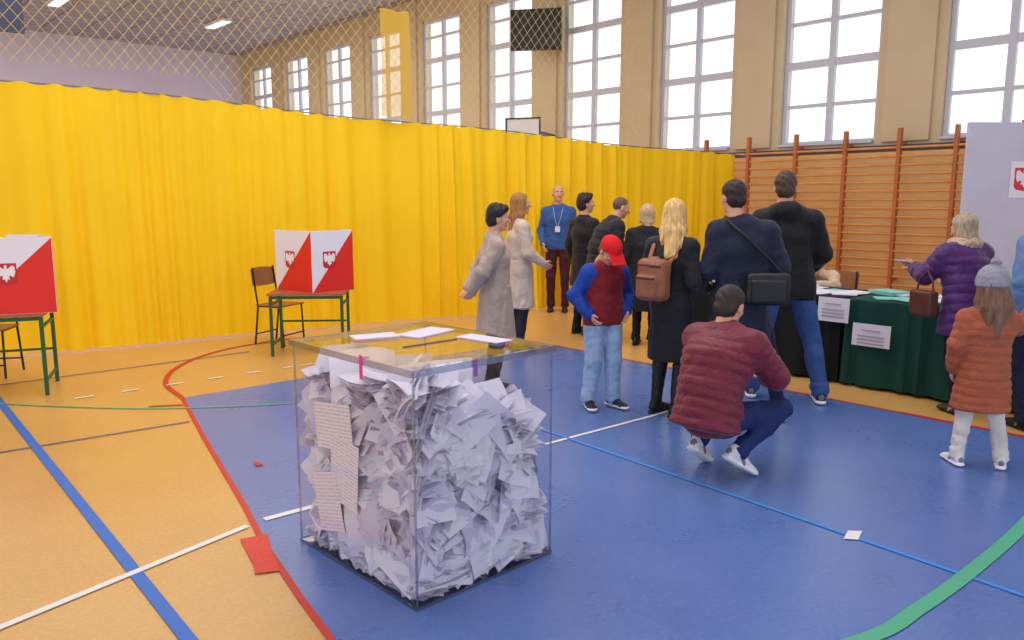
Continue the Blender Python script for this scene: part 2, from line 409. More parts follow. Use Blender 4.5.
# ================================================================== ROOM
A=12.3; BE=28.0; CEIL=6.55
wall_m=mat('wall_plaster_beige',(204,184,152),.85,.2,.15,40,.04,1.5)
lil=mat('wall_plaster_lilac',(218,212,240),.85,.2,.1,40,.03,1.5)
frame_m=mat('window_frame_paint',(198,198,212),.5,.4)
def ceiling_mat():
    m=mat('ceiling_panels',(176,172,192),.5,.5)
    nt=m.node_tree;N=nt.nodes;Lk=nt.links;tc=[n for n in N if n.type=='TEX_COORD'][0]
    br=N.new('ShaderNodeTexBrick'); br.inputs['Scale'].default_value=.5; br.inputs['Mortar Size'].default_value=.012
    br.inputs['Color1'].default_value=srgb(172,172,198); br.inputs['Color2'].default_value=srgb(158,158,186); br.inputs['Mortar'].default_value=srgb(100,96,114); br.offset=0
    Lk.new(tc.outputs['Object'],br.inputs['Vector']); Lk.new(br.outputs['Color'],N['Principled BSDF'].inputs['Base Color']); return m
mb=MB(); mb.span((-9,-8,CEIL),(A+.35,BE+.3,CEIL+.3)); mb.obj('ceiling',[ceiling_mat()],rz=TH)
def floor_mat(name,c1,c2,rough):
    m=bpy.data.materials.new(name); m.use_nodes=True; nt=m.node_tree;N=nt.nodes;Lk=nt.links;b=N['Principled BSDF']
    tc=N.new('ShaderNodeTexCoord'); n=N.new('ShaderNodeTexNoise'); n.inputs['Scale'].default_value=1.3; n.inputs['Detail'].default_value=8; n.inputs['Roughness'].default_value=.7
    n2=N.new('ShaderNodeTexNoise'); n2.inputs['Scale'].default_value=45; n2.inputs['Detail'].default_value=4
    Lk.new(tc.outputs['Object'],n.inputs['Vector']);Lk.new(tc.outputs['Object'],n2.inputs['Vector'])
    ad=N.new('ShaderNodeMath');ad.operation='ADD';Lk.new(n.outputs['Fac'],ad.inputs[0]);Lk.new(n2.outputs['Fac'],ad.inputs[1])
    mr=N.new('ShaderNodeMapRange');mr.inputs[1].default_value=.75;mr.inputs[2].default_value=1.25;Lk.new(ad.outputs[0],mr.inputs[0])
    mx=N.new('ShaderNodeMix');mx.data_type='RGBA';mx.inputs[6].default_value=srgb(*c1);mx.inputs[7].default_value=srgb(*c2)
    Lk.new(mr.outputs[0],mx.inputs[0]);Lk.new(mx.outputs[2],b.inputs['Base Color'])
    r=N.new('ShaderNodeMapRange');r.inputs[3].default_value=rough-.05;r.inputs[4].default_value=rough+.1;Lk.new(n.outputs['Fac'],r.inputs[0]);Lk.new(r.outputs[0],b.inputs['Roughness'])
    bp=N.new('ShaderNodeBump');bp.inputs['Strength'].default_value=.06;bp.inputs['Distance'].default_value=.005;Lk.new(n2.outputs['Fac'],bp.inputs['Height']);Lk.new(bp.outputs[0],b.inputs['Normal'])
    b.inputs['Specular IOR Level'].default_value=.5
    return m
mb=MB(); mb.span((-9,-8,-.2),(A+.35,BE+.3,0)); mb.obj('floor',[floor_mat('floor_tan_linoleum',(206,156,88),(221,172,100),.3)],rz=TH)
edge=[(-2.7,6.35),(-2.08,5.21),(-1.43,4.05),(-1.17,3.56),(-.86,3.04),(-.67,2.74),(1.5,-1.1)]
poly=edge+[(3.4,-5),(8,-5),(9,-.9),(3.51,5.28),(.21,8.99)]
mb=MB(); mb.add([(x,y,.002) for x,y in poly],[tuple(range(len(poly)))]); mb.obj('floor_blue_area',[floor_mat('floor_blue_linoleum',(84,113,177),(100,127,190),.26)])
LM=[mat('line_red',(205,48,40),.5),mat('line_blue',(44,110,200),.5),mat('line_white',(236,232,230),.5),mat('line_cyan',(66,142,228),.5),mat('line_green',(84,176,140),.5),mat('line_darkblue',(100,108,150),.5),mat('tape_red_patch',(226,70,56),.6,var=.15,vscale=60)]
mb=MB()
def fline(pts,w,m,z=.004,dash=None,smooth=True):
    P=[np.array(p,float) for p in pts]
    if dash:
        for i in range(len(P)-1):
            a,b=P[i],P[i+1];L=np.linalg.norm(b-a);d=(b-a)/L;n=np.array([-d[1],d[0]])*w/2
            for s0 in np.arange(0,L,dash[0]+dash[1]):
                p,q=a+d*s0,a+d*min(s0+dash[0],L); mb.add([(*(p+n),z),(*(p-n),z),(*(q-n),z),(*(q+n),z)],[(0,1,2,3)],m)
        return
    if len(P)>3 and smooth:
        Q=[];E=[2*P[0]-P[1]]+P+[2*P[-1]-P[-2]]
        for i in range(1,len(E)-2):
            for k in range(6):
                t=k/6; Q.append(.5*((2*E[i])+(E[i+1]-E[i-1])*t+(2*E[i-1]-5*E[i]+4*E[i+1]-E[i+2])*t*t+(3*E[i]-E[i-1]-3*E[i+1]+E[i+2])*t**3))
        P=Q+[P[-1]]
    vs=[]
    for i,p in enumerate(P):
        d=P[min(i+1,len(P)-1)]-P[max(i-1,0)]; d=d/np.linalg.norm(d); n=np.array([-d[1],d[0]])*w/2
        vs+=[(*(p+n),z),(*(p-n),z)]
    mb.add(vs,[(2*i,2*i+1,2*i+3,2*i+2) for i in range(len(P)-1)],m)
fline(edge,.03,0,.0045,smooth=False)
fline([(2.96,5.90),(3.51,5.28),(5.5,3.04)],.05,0,.005); fline([(.21,8.99),(2.96,5.90)],.03,0,.0045)
fline([(-2.7,6.35),(-3.033,6.815),(-3.2,7.3),(-3.24,7.7),(-3.216,8.056),(-3.1,8.45),(-2.92,8.74),(-2.48,9.18),(-1.9,9.45)],.045,0,.005)
fline([(-8,10.87),(-4.11,6.22),(-1.2,2.74)],.055,1,.0050); fline([(-1.2,2.74),(.6,.59)],.055,1,.0050)
fline([(-3.27,.83),(-1.32,3.77)],.04,2,.0055); fline([(-1.26,3.85),(-1.0,4.07)],.045,2,.0055)
fline([(.22,5.10),(1.03,5.78),(1.6,6.3)],.03,2,.0055)
fline([(-.6,6.4),(.33,5.3),(2.06,3.12)],.028,3,.006);fline([(2.06,3.12),(3.5,1.3)],.028,3,.006)
fline([(.6,2.45),(1.31,2.74),(1.62,2.96),(2.01,3.28),(2.57,3.79),(3.1,4.35),(3.5,4.95)],.065,4,.0065)
fline([(-5.2,6.35),(-4.07,6.16),(-3.545,6.07),(-2.735,6.01),(-1.766,6.16),(-.9,6.5)],.025,4,.006)
fline([(-4.5,4.0),(-3.29,4.93),(-2.356,5.647)],.022,5,.006)
fline([(-3.564,6.32),(-2.07,7.61),(-.3,9.1)],.035,2,.006,dash=(.14,.22))
fline([(-6.5,5.4),(-4.42,6.85),(-2.79,8.33)],.025,5,.006)
fline([(-2.85,6.07),(-2.6,6.12)],.03,0,.007)
mb.add([(-1.303,3.61,.007),(-1.186,3.669,.007),(-1.12,3.50,.007),(-1.017,3.283,.007),(-1.117,3.253,.007),(-1.15,3.34,.007)],[(5,4,3,2,1,0)],6)
mb.add([(1.648,3.705,.008),(1.587,3.61,.008),(1.653,3.60,.008),(1.717,3.70,.008)],[(0,1,2,3)],2)
mb.add([(-1.60,4.73,.007),(-1.56,4.66,.007),(-1.52,4.68,.007),(-1.57,4.75,.007)],[(0,1,2,3)],0)
mb.obj('court_lines',LM)
# window wall
Z0,Z1=2.45,6.02
cs=[3.79-2.52*k for k in(3,2,1)]+[3.79+2.52*k for k in range(0,10)]
mb=MB(); mb.span((A,-8,0),(A+.35,BE,Z0)); mb.span((A,-8,Z1),(A+.35,BE,CEIL))
edges=[-8]
for c in cs: edges+= [c-.8,c+.8]
edges.append(BE)
for i in range(0,len(edges),2): mb.span((A,edges[i],Z0),(A+.35,edges[i+1],Z1)); 
for i in range(2,len(edges)-2,2):
    mb.span((A-.06,edges[i]+.12,Z0-.0),(A+.001,edges[i+1]-.12,CEIL))
mb.obj('wall_right',[wall_m],rz=TH)
for i,c in enumerate(cs):
    if c+.8>BE: continue
    mb=MB(); x0,x1=A+.12,A+.19; g=.003
    mb.span((x0,c-.8+g,Z0+g),(x1,c-.73,Z1-g));mb.span((x0,c+.73,Z0+g),(x1,c+.8-g,Z1-g))
    mb.span((x0,c-.73,Z0+g),(x1,c+.73,Z0+.08));mb.span((x0,c-.73,Z1-.08),(x1,c+.73,Z1-g))
    mb.span((x0-.01,c-.05,Z0+.08),(x1,c+.05,Z1-.08))
    for z,t in((3.09,.028),(3.74,.06),(4.39,.028),(5.04,.06),(5.60,.028)):
        mb.span((x0,c-.73,z-t),(x1,c-.05,z+t)); mb.span((x0,c+.05,z-t),(x1,c+.73,z+t))
    mb.span((A-.05,c-.78,Z0+.0),(A+.115,c+.78,Z0+.035),0)
    mb.obj('window_%d'%(i+1),[frame_m],rz=TH)
mb=MB(); mb.span((-9,BE,0),(A+.35,BE+.3,CEIL)); mb.obj('wall_back',[lil],rz=TH)
fx=mat('lamp_diffuser',(235,235,245),.4,emit=1.5); fb=mat('lamp_housing',(220,220,230),.5)
for i,(a,b) in enumerate([(a,b) for a in(1.5,5.5,9.5) for b in(3,8,13,18,23)]):
    mb=MB(); mb.box((0,0,0),(.30,1.3,.08),0); mb.box((0,0,-.045),(.24,1.22,.02),1)
    x,y=AB(a,b); mb.obj('ceiling_lamp' if i==0 else 'ceiling_lamp.%03d'%i,[fb,fx],loc=(x,y,CEIL-.06),rz=TH+.0)
# ================================================================== CURTAIN
P1=np.array([-4.81,8.33]);CD=np.array([5.22,3.21]);CL=np.linalg.norm(CD);cn=np.array([CD[1],-CD[0]])/CL
def curtain(name,s0,s1,zb,top,nz,dens,m,amp=.05,seed=3,off=0):
    L=(s1-s0)*CL; n=int(L*dens); r=np.random.default_rng(seed)
    xs=np.linspace(0,L,n)
    kn=np.arange(0,L+2,.55); fr=np.interp(xs,kn,r.uniform(9,30,len(kn))); phase=np.cumsum(fr)*(xs[1]-xs[0])
    ka=np.arange(0,L+2,.38); am=np.interp(xs,ka,r.uniform(.15,1.25,len(ka))); am2=np.interp(xs,ka,r.uniform(.0,1.2,len(ka)))
    vs=[];fs=[]
    for k in range(nz+1):
        q=k/nz
        dx=amp*(am*np.sin(phase+.9*q*np.sin(xs*1.3))*(.5+.5*(1-q))+am2*.5*np.sin(phase*2.1+1+1.5*q)*(1-q*.6))+.06*np.sin(xs*1.1+q)*(1-q)+.03*np.sin(xs*2.7+2*q)
        for i in range(n):
            s=s0+xs[i]/CL; p=P1+CD*s+cn*(dx[i]+off); zt=top(s)+.010*math.sin(phase[i]); z=zb+(zt-zb)*q
            vs.append((p[0],p[1],z))
    for k in range(nz):
        for i in range(n-1):
            a=k*n+i; fs.append((a,a+1,a+n+1,a+n))
    b=MB(); b.v=vs;b.f=fs;b.m=[0]*len(fs); return b.obj(name,[m],smooth=True)
ctop=lambda s:2.76-.275*s+.02*math.sin(s*9)
cur_m=mat('curtain_yellow_fabric',(255,212,26),.6,.3,.12,180,.05,1.2,trans=.25)
cur=curtain('curtain',-1.15,1.64,.02,ctop,9,60,cur_m,amp=.06)
mb=MB(); mb.tube([(*(P1+CD*s-cn*.02),ctop(s)+.01) for s in np.linspace(-1.15,1.66,24)],.008); mb.obj('curtain_rope',[mat('rope_grey',(120,120,110),.7)],parent=cur)
mb=MB(); nm=mat('net_cord',(214,190,100),.8); s0,s1=-1.1,1.35
L=(s1-s0)*CL; zt=CEIL-.13; cell=.125
def netpt(x,z):
    s=s0+x/CL; p=P1+CD*s; off=.06*math.sin(x*.8+z*.9)+.04*math.sin(z*2+x*.3); return (p[0]+cn[0]*off,p[1]+cn[1]*off,z)
for sg in(1,-1):
    x=-4.0
    while x<L+4.0:
        pts=[]
        for i in range(0,17):
            z=2.45+(zt-2.45)*i/16; xx=x+sg*(z-2.45)*.8
            if 0<=xx<=L and z>ctop(s0+xx/CL)+.01: pts.append((xx,z))
        if len(pts)>1:
            w=.0022
            P=[np.array(netpt(*q)) for q in pts]
            vs=[];fs=[]
            for i,p in enumerate(P): 
                d=(P[min(i+1,len(P)-1)]-P[max(i-1,0)]);d/=np.linalg.norm(d);nn=np.cross(d,[cn[0],cn[1],0])*w
                vs+=[p+nn,p-nn]
            for i in range(len(P)-1): fs.append((2*i,2*i+1,2*i+3,2*i+2))
            mb.add(vs,fs)
        x+=cell
mb.obj('divider_net',[nm])
curtain('hanging_yellow_cloth',.60,.665,2.62,lambda s:3.9,6,90,mat('cloth_yellow_sheer',(226,184,56),.7,trans=.4,clear=.3),amp=.02,seed=8,off=.1)
# ================================================================== WALL BARS
wood=mat('bar_wood_honey',(220,150,80),.45,.4,.1,60,.12,3); wood2=mat('bar_wood_post',(184,104,54),.5,.4,.1,60,.12,3)
pb=[8.32,7.48,6.63,5.82,5.02,4.25,3.45,2.65]
mb=MB()
for b in pb: mb.span((A-.30,b-.025,0),(A-.22,b+.025,2.62),1)
for i in range(len(pb)-1):
    for z in np.arange(.22,2.36,.125): 
        mb.tube([(A-.26,pb[i]-.02,z),(A-.26,pb[i+1]+.02,z)],.017,0,8)
for b in pb: mb.span((A-.23,b-.02,2.4),(A-.062,b+.02,2.44),1); mb.span((A-.23,b-.02,.4),(A-.062,b+.02,.44),1)
mb.obj('gym_wall_bars',[wood,wood2],rz=TH)
mb=MB(); mb.span((A-.03,2.5,0),(A-.001,9.3,2.30),0); mb.obj('trim_1',[mat('wall_panel_tan',(226,184,126),.6,var=.05)],rz=TH)
mb=MB(); mb.span((A-.05,-8,2.32),(A-.001,BE,2.40),0); mb.obj('trim_2',[mat('trim_dark',(70,72,96),.6)],rz=TH)
bk=mat('scoreboard_black',(24,24,28),.4)
mb=MB(); mb.box((0,0,0),(1.05,.14,.80),0); mb.box((0,-.075,0),(.95,.01,.70),1); mb.box((.25,.30,0),(.06,.50,.06),0); mb.box((-.25,.33,0),(.06,.55,.06),0)
mb.obj('scoreboard',[bk,mat('scoreboard_face',(38,38,46),.3)],loc=(.50,17.0,5.02),rz=math.radians(-12),bevel=.01)
mb=MB(); mb.box((0,0,0),(.72,.03,.5),0)
for x in(-.35,.35): mb.box((x,-.02,0),(.03,.02,.5),1)
for z in(-.24,.24): mb.box((0,-.02,z),(.72,.02,.03),1)
mb.box((0,-.02,-.12),(.3,.015,.02),1)
mb.tube([(.23*math.cos(t),-.25+.23*math.sin(t),-.2) for t in np.linspace(0,2*math.pi,25)],.01,2)
mb.box((.2,.7,0),(.05,1.4,.05),1); mb.box((-.2,.65,0),(.05,1.3,.05),1)
mb.obj('basketball_backboard',[mat('board_white',(225,225,230),.4),bk,mat('rim_orange',(210,80,30),.4)],loc=(.22,16.0,2.92),rz=math.radians(-20))
mb=MB(); mb.box((0,0,0),(1.8,.05,1.05),0); mb.tube([(-.6,.05,.3),(-.6,1.2,1.4)],.04,1); mb.tube([(.6,.05,.3),(.6,1.2,1.4)],.04,1); mb.tube([(-.6,.05,-.3),(-.6,2.2,1.4)],.04,1); mb.tube([(.6,.05,-.3),(.6,2.2,1.4)],.04,1);mb.tube([(.23*math.cos(t),-.3+.23*math.sin(t),-.4) for t in np.linspace(0,2*math.pi,25)],.012,2)
mb.obj('basketball_backboard.001',[mat('board_dark',(60,64,90),.5),bk,mat('rim_orange',(210,80,30),.4)],loc=(-9.6,14.6,5.1),rz=math.radians(35))
# ================================================================== BALLOT BOX
e2=np.array([.725,.688]);e1=np.array([-.688,.725]);Nn=np.array([-.375,2.94]);a1,a2,BH=.925,.765,.975
brz=math.atan2(e2[1],e2[0])
box=empty('ballot_box',(Nn[0],Nn[1],0),brz)
ac=acrylic('acrylic_clear',(.97,.975,.985,1),.03); ed=acrylic('acrylic_edge',(.70,.74,.83,1),.25,.15)
mb=MB(); z0,z1=.016,BH-.006
def quad(p): mb.add(p,[(0,1,2,3)],0)
quad([(0,0,z0),(a2,0,z0),(a2,0,z1),(0,0,z1)]); quad([(0,a1,z0),(0,a1,z1),(a2,a1,z1),(a2,a1,z0)])
quad([(0,0,z0),(0,0,z1),(0,a1,z1),(0,a1,z0)]); quad([(a2,0,z0),(a2,a1,z0),(a2,a1,z1),(a2,0,z1)])
mb.obj('side_panels',[ac],parent=box)
mb=MB(); quad([(-.012,-.012,BH),(a2+.012,-.012,BH),(a2+.012,a1+.012,BH),(-.012,a1+.012,BH)]); mb.obj('lid',[ac],parent=box)
mb=MB()
for (x,y) in((0,0),(a2,0),(0,a1),(a2,a1)):
    mb.box((x+(-.004 if x else .004),y+(-.004 if y else .004),(z0+z1)/2),(.007,.007,z1-z0))
e=.013
for (x0,y0,x1,y1) in((-e,-e,a2+e,-.008),(-e,a1+.008,a2+e,a1+e),(-e,-.008,-.008,a1+.008),(a2+.008,-.008,a2+e,a1+.008)):
    mb.span((x0,y0,BH-.026),(x1,y1,BH+.002))
for (x0,y0,x1,y1) in((0,-.004,a2,.003),(0,a1-.003,a2,a1+.004),(-.004,0,.003,a1),(a2-.003,0,a2+.004,a1)):
    mb.span((x0,y0,.004),(x1,y1,.016))
mb.span((0,0,.004),(a2,a1,.010))
mb.obj('edges',[ed],parent=box)
pw=mat('paper_white',(228,222,238),.75,.25,.05,30,trans=.06); pk=mat('seal_pink',(236,60,130),.5)
mb=MB()
mb.span((.25,.40,BH+.001),(.55,.415,BH+.005),1)
R=rotz(.25); mb.box((.55,.64,BH+.006),(.28,.15,.004),0,R); mb.box((.30,.70,BH+.010),(.21,.12,.004),0,rotz(-.3)); mb.box((.64,.32,BH+.006),(.11,.26,.003),0,rotz(.1))
mb.obj('lid_papers',[pw,mat('slot_dark',(70,70,84),.4)],parent=box)
mb=MB()
mb.box((-.0165,.33,BH-.035),(.002,.022,.10),0); mb.box((-.004,.33,BH+.0035),(.05,.022,.002),0)
mb.box((.30,-.0165,BH-.03),(.02,.002,.07),1); mb.box((a2+.017,.3,BH-.02),(.002,.02,.05),0)
mb.obj('seals',[pk,mat('seal_violet',(150,90,170),.5)],parent=box)
def ztop(x,y): 
    u=x/a2; v=y/a1
    return .88-.28*u**1.1+.03*math.sin(9*u+4*v)+.03*math.sin(7*v+1)
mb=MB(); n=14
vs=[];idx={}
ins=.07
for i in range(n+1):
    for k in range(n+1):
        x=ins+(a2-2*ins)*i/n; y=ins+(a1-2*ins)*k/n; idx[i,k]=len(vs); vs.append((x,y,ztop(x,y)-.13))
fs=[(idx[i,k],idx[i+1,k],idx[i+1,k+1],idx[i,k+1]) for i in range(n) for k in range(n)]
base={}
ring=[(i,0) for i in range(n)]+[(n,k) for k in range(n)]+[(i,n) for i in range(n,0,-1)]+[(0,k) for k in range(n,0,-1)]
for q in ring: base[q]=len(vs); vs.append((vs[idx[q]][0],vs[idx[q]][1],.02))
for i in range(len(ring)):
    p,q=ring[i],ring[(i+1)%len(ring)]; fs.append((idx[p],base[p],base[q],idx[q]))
mb.add(vs,fs,3)  # filler lump in darker lilac, shade between the sheets put into its colour
rr=random.random
def rn(s=1): return np.array([random.gauss(0,s) for _ in range(3)])
def sheet(c,nrm,up,w,h,bend,fold,m,fan=1,gap=.004,two=0):
    nrm=np.array(nrm,float);nrm/=np.linalg.norm(nrm); up=np.array(up,float); up-=up.dot(nrm)*nrm; up/=np.linalg.norm(up)+1e-9; sd=np.cross(up,nrm)
    nu,nv=8,8; u=np.linspace(-.5,.5,nu+1)[:,None]; v=np.linspace(-.5,.5,nv+1)[None,:]
    allv=[]
    for f in range(fan):
        z=bend[0]*(u*u*4-.4)+bend[1]*(v*v*4-.4)+bend[2]*u*v*4+f*gap*(1+.6*u)+np.abs(u)*w*fold*(1 if f%2==0 or not two else -.2)
        ox,oy=(random.gauss(0,.008),random.gauss(0,.010)) if f else (0,0)
        P=np.array(c)[None,None]+sd*((u*w*(1-.15*abs(fold))+ox+0*v)[...,None])+up*((v*h+oy+0*u)[...,None])+nrm*z[...,None]
        allv.append(P.reshape(-1,3))
    V=np.concatenate(allv); lo=np.array([.006,.006,.012]); hi=np.array([a2-.006,a1-.006,BH-.018])
    mn,mx=V.min(0),V.max(0)
    V+=np.maximum(lo-mn,0); mx=V.max(0); V-=np.maximum(mx-hi,0)
    V=np.clip(V,lo,hi)
    for f in range(fan):
        o=f*(nu+1)*(nv+1)
        fs=[(o+i*(nv+1)+k,o+(i+1)*(nv+1)+k,o+(i+1)*(nv+1)+k+1,o+i*(nv+1)+k+1) for i in range(nu) for k in range(nv)]
        if f==0: base_=len(mb.v); mb.v+=[tuple(q) for q in V.tolist()]
        mb.f+=[tuple(base_+q for q in ff) for ff in fs]; mb.m+=[m]*len(fs)
for i in range(70):   # bottom layer, lying against the panels
    s_=rr()*(a1+a2)
    c=[.09+rr()*.03,s_,.02+rr()*.07] if s_<a1 else [s_-a1,.09+rr()*.03,.02+rr()*.07]
    sheet(c,np.array([0,0,1.])+rn(.08),rn(),.17,.21,[random.gauss(0,.008),random.gauss(0,.008),0],0,random.choice([0,1,2]),2,.006)
for i in range(430):
    t_=rr(); 
    if t_<.34:
        y=rr()*a1; c=[.03+rr()*.07,y,.03+rr()*(ztop(0,y)-.06)]; out=np.array([-1,0,0.])
    elif t_<.68:
        x=rr()*a2; c=[x,.03+rr()*.07,.03+rr()*(ztop(x,0)-.06)]; out=np.array([0,-1,0.])
    elif t_<.87:
        x,y=rr()*a2,rr()*a1; c=[x,y,ztop(x,y)-.10+rr()*.07]; out=np.array([0,0,1.])
    elif t_<.93:
        y=rr()*a1; c=[a2-.05,y,.03+rr()*(ztop(a2,y)-.05)]; out=np.array([1,0,0.])
    else:
        x=rr()*a2; c=[x,a1-.05,.03+rr()*(ztop(x,a1)-.05)]; out=np.array([0,1,0.])
    k=rr()
    if k<.42: nrm=np.array([0,0,1.])+out*.35+rn(.20)
    elif k<.90: nrm=out*.9+np.array([0,0,.45])+rn(.22)
    else: nrm=rn()
    w,h=random.choice([(.148,.21),(.21,.21),(.21,.297),(.21,.297),(.16,.27)])
    fan=random.choice([1,2,3,4])
    sheet(c,nrm,rn(),w,h,[random.gauss(0,.014),random.gauss(0,.016),random.gauss(0,.008)],random.choice([0,0,0,.18,.30]),random.choice([0,0,1,2]),fan,random.uniform(.004,.014),1)
for (x,y,z,nx,ny,nz,w,h) in((.05,.75,.84,-.8,-.3,.5,.21,.25),(.10,.60,.88,-.3,-.5,.8,.30,.21),(.28,.35,.84,.2,-.9,.35,.21,.28),(.12,.12,.86,-.4,-.3,.85,.30,.26),(.2,.2,.83,.3,-.5,.8,.3,.21),(.45,.12,.74,.1,-.7,.6,.3,.22),(.42,.3,.78,-.5,-.5,.5,.21,.3),(.6,.06,.60,.1,-.9,.3,.26,.26),(.33,.03,.6,0,-1,.1,.21,.25),(.02,.15,.52,-1,0,.1,.26,.28),(.5,.5,.72,.3,-.6,.6,.21,.3),(.2,.4,.80,-.2,-.3,.9,.21,.3)):
    sheet((x,y,z),(nx,ny,nz),(0.1,.2,1),w,h,[random.gauss(0,.03),random.gauss(0,.02),.01],.1,0)
mb.obj('ballot_papers',[pw,mat('paper_lilac',(210,203,226),.75,.25,trans=.06),mat('paper_white_b',(238,232,243),.75,.25,trans=.06),mat('paper_gap_shade',(170,164,190),.9,.1)],loc=(Nn[0],Nn[1],0),rz=brz,smooth=False)
def print_mat():
    m=mat('printed_sheet',(238,228,236),.7); nt=m.node_tree;N=nt.nodes;Lk=nt.links;tc=[n for n in N if n.type=='TEX_COORD'][0]
    wv=N.new('ShaderNodeTexBrick'); wv.inputs['Scale'].default_value=28; wv.inputs['Brick Width'].default_value=2.2; wv.inputs['Row Height'].default_value=.45; wv.inputs['Mortar Size'].default_value=.12
    wv.inputs['Color1'].default_value=srgb(208,192,208); wv.inputs['Color2'].default_value=srgb(218,204,218); wv.inputs['Mortar'].default_value=srgb(232,225,238)
    Lk.new(tc.outputs['Object'],wv.inputs['Vector']); Lk.new(wv.outputs['Color'],N['Principled BSDF'].inputs['Base Color']); return m
pm=print_mat()
for i,(y,z,rot,w,h) in enumerate(((.60,.63,.12,.30,.21),(.52,.44,-.1,.22,.30),(.66,.27,.25,.21,.27))):
    mb=MB(); mb.add([(-w/2,-h/2,0),(w/2,-h/2,0),(w/2,h/2,0),(-w/2,h/2,0)],[(0,1,2,3)])
    o=mb.obj('printed_sheet_%d'%i,[pm]); o.parent=box; o.location=(.0052-.0012*i,y,z); o.rotation_euler=(Matrix.Rotation(-math.pi/2,3,'Z')@Matrix.Rotation(math.pi/2,3,'X')@Matrix.Rotation(rot,3,'Z')).to_euler()
# ================================================================== VOTING BOOTHS
white=mat('cardboard_white',(236,232,244),.6); red=mat('cardboard_red',(228,44,34),.55)
green=mat('desk_green_paint',(28,92,62),.4); dtop=mat('desk_top_wood',(170,100,60),.45,var=.1)
shield=mat('emblem_red',(200,40,50),.5)
eag=[(0,.5),(.08,.42),(.05,.3),(.12,.28),(.3,.45),(.42,.4),(.46,.1),(.36,-.2),(.24,-.1),(.14,-.12),(.18,-.32),(.08,-.28),(0,-.48)]
eag=eag+[(-x,y) for x,y in eag[-2:0:-1]]
def emblem(mb,fn,cx,cz,s,mr,mw):
    sh=[(-.55,.6),(.55,.6),(.55,-.45),(.4,-.6),(0,-.68),(-.4,-.6),(-.55,-.45)]
    mb.add([fn(cx+x*s,cz+y*s,.002) for x,y in sh],[tuple(range(len(sh)))[::-1]],mr)
    P=[fn(cx+x*s*1.05,cz+y*s*1.05,.0035) for x,y in eag]; P.append(fn(cx,cz+.05*s,.0035)); k=len(P)-1
    mb.add(P,[(k,(i+1)%k,i) for i in range(k)],mw)
def panel(mb,A_,B_,z0,z1,wt=0,rd=1,em=True,ep=.42):
    A_,B_=np.array(A_),np.array(B_); d=B_-A_; L=np.linalg.norm(d); d/=L; n=np.array([d[1],-d[0]])
    def fn(x,z,o): p=A_+d*x+n*o; return (p[0],p[1],z)
    th=.006
    vs=[fn(0,z0,0),fn(L,z0,0),fn(L,z1,0),fn(0,z1,0),fn(0,z0,-th),fn(L,z0,-th),fn(L,z1,-th),fn(0,z1,-th)]
    mb.add(vs,[(0,1,2,3),(5,4,7,6),(4,0,3,7),(1,5,6,2),(3,2,6,7),(4,5,1,0)],wt)
    mb.add([fn(0,z0+.002,.001),fn(L,z0+.002,.001),fn(L,z1-.002,.001)],[(0,1,2)],rd)
    if em: emblem(mb,fn,L*ep,z0+(z1-z0)*.53,.14,2,3)
def booth(name,C,Lp,Rp,back,zt,zb,em2=True,ep=.42):
    mb=MB(); panel(mb,Lp,C,zb,zt,ep=ep); panel(mb,C,Rp,zb,zt,em=em2); panel(mb,Rp,back,zb,zt,em=False)
    b=mb.obj(name,[white,red,shield,mat('emblem_white',(240,238,240),.5)])
def desk(name,c,rz,w,d,h):
    mb=MB(); mb.box((0,0,h-.012),(w,d,.024),1)
    for x in(-w/2+.03,w/2-.03):
        for y in(-d/2+.03,d/2-.03): mb.box((x,y,(h-.03)/2+.0),(.03,.03,h-.03),0)
        mb.box((x,0,h-.12),(.022,d-.06,.022),0); mb.box((x,0,.12),(.022,d-.06,.022),0)
    mb.box((0,d/2-.03,.30),(w-.06,.02,.02),0); mb.box((0,-d/2+.03,h-.045),(w-.06,.02,.03),0); mb.box((0,d/2-.03,h-.045),(w-.06,.02,.03),0)
    return mb.obj(name,[green,dtop],loc=(c[0],c[1],0),rz=rz,bevel=.003)
desk('school_desk',(-2.13,8.34),math.radians(4),.78,.52,.655)
booth('voting_booth_screen',(-2.03,8.06),(-2.50,8.42),(-1.68,8.42),(-1.82,8.60),1.29,.657)
desk('school_desk.001',(-4.33,6.56),math.radians(22),.85,.62,.69)
booth('voting_booth_screen.001',(-3.73,6.48),(-4.33,6.24),(-4.10,6.93),(-4.33,6.85),1.31,.692,em2=False,ep=.47)
def chair(name,c,rz):
    mb=MB(); fr=mat('chair_frame_black',(30,30,34),.4); se=mat('chair_plywood',(150,96,60),.45)
    mb.box((0,0,.445),(.38,.37,.014),1)
    for sx in(-1,1):
        x=sx*.18
        mb.tube([(x,.17,.0),(x,.15,.43),(x,-.16,.435),(x*.98,-.19,.62),(x*.95,-.22,.86)],.011,0)
        mb.tube([(x,-.22,.0),(x,-.16,.435)],.011,0)
    mb.tube([(-.18,.165,.12),(.18,.165,.12)],.008,0); mb.tube([(-.18,-.2,.12),(.18,-.2,.12)],.008,0)
    vs=[];n=8
    for i in range(n+1):
        u=i/n*2-1
        for z in(.66,.84):
            for o in(0,.012): vs.append((u*.19,-.235-.03*(1-u*u)+o+(.84-z)*.12,z+.015*(1-u*u)*(1 if z>.7 else -1)))
    fs=[]
    for i in range(n):
        k=4*i; fs+=[(k,k+4,k+6,k+2),(k+1,k+3,k+7,k+5),(k+2,k+6,k+7,k+3),(k,k+1,k+5,k+4)]
    fs+=[(0,2,3,1),(4*n,4*n+1,4*n+3,4*n+2)]
    mb.add(vs,fs,1)
    return mb.obj(name,[fr,se],loc=(c[0],c[1],0),rz=rz,smooth=False)
chair('school_chair',(-2.60,8.86),math.radians(-112))
chair('school_chair.001',(-4.80,7.20),math.radians(190))
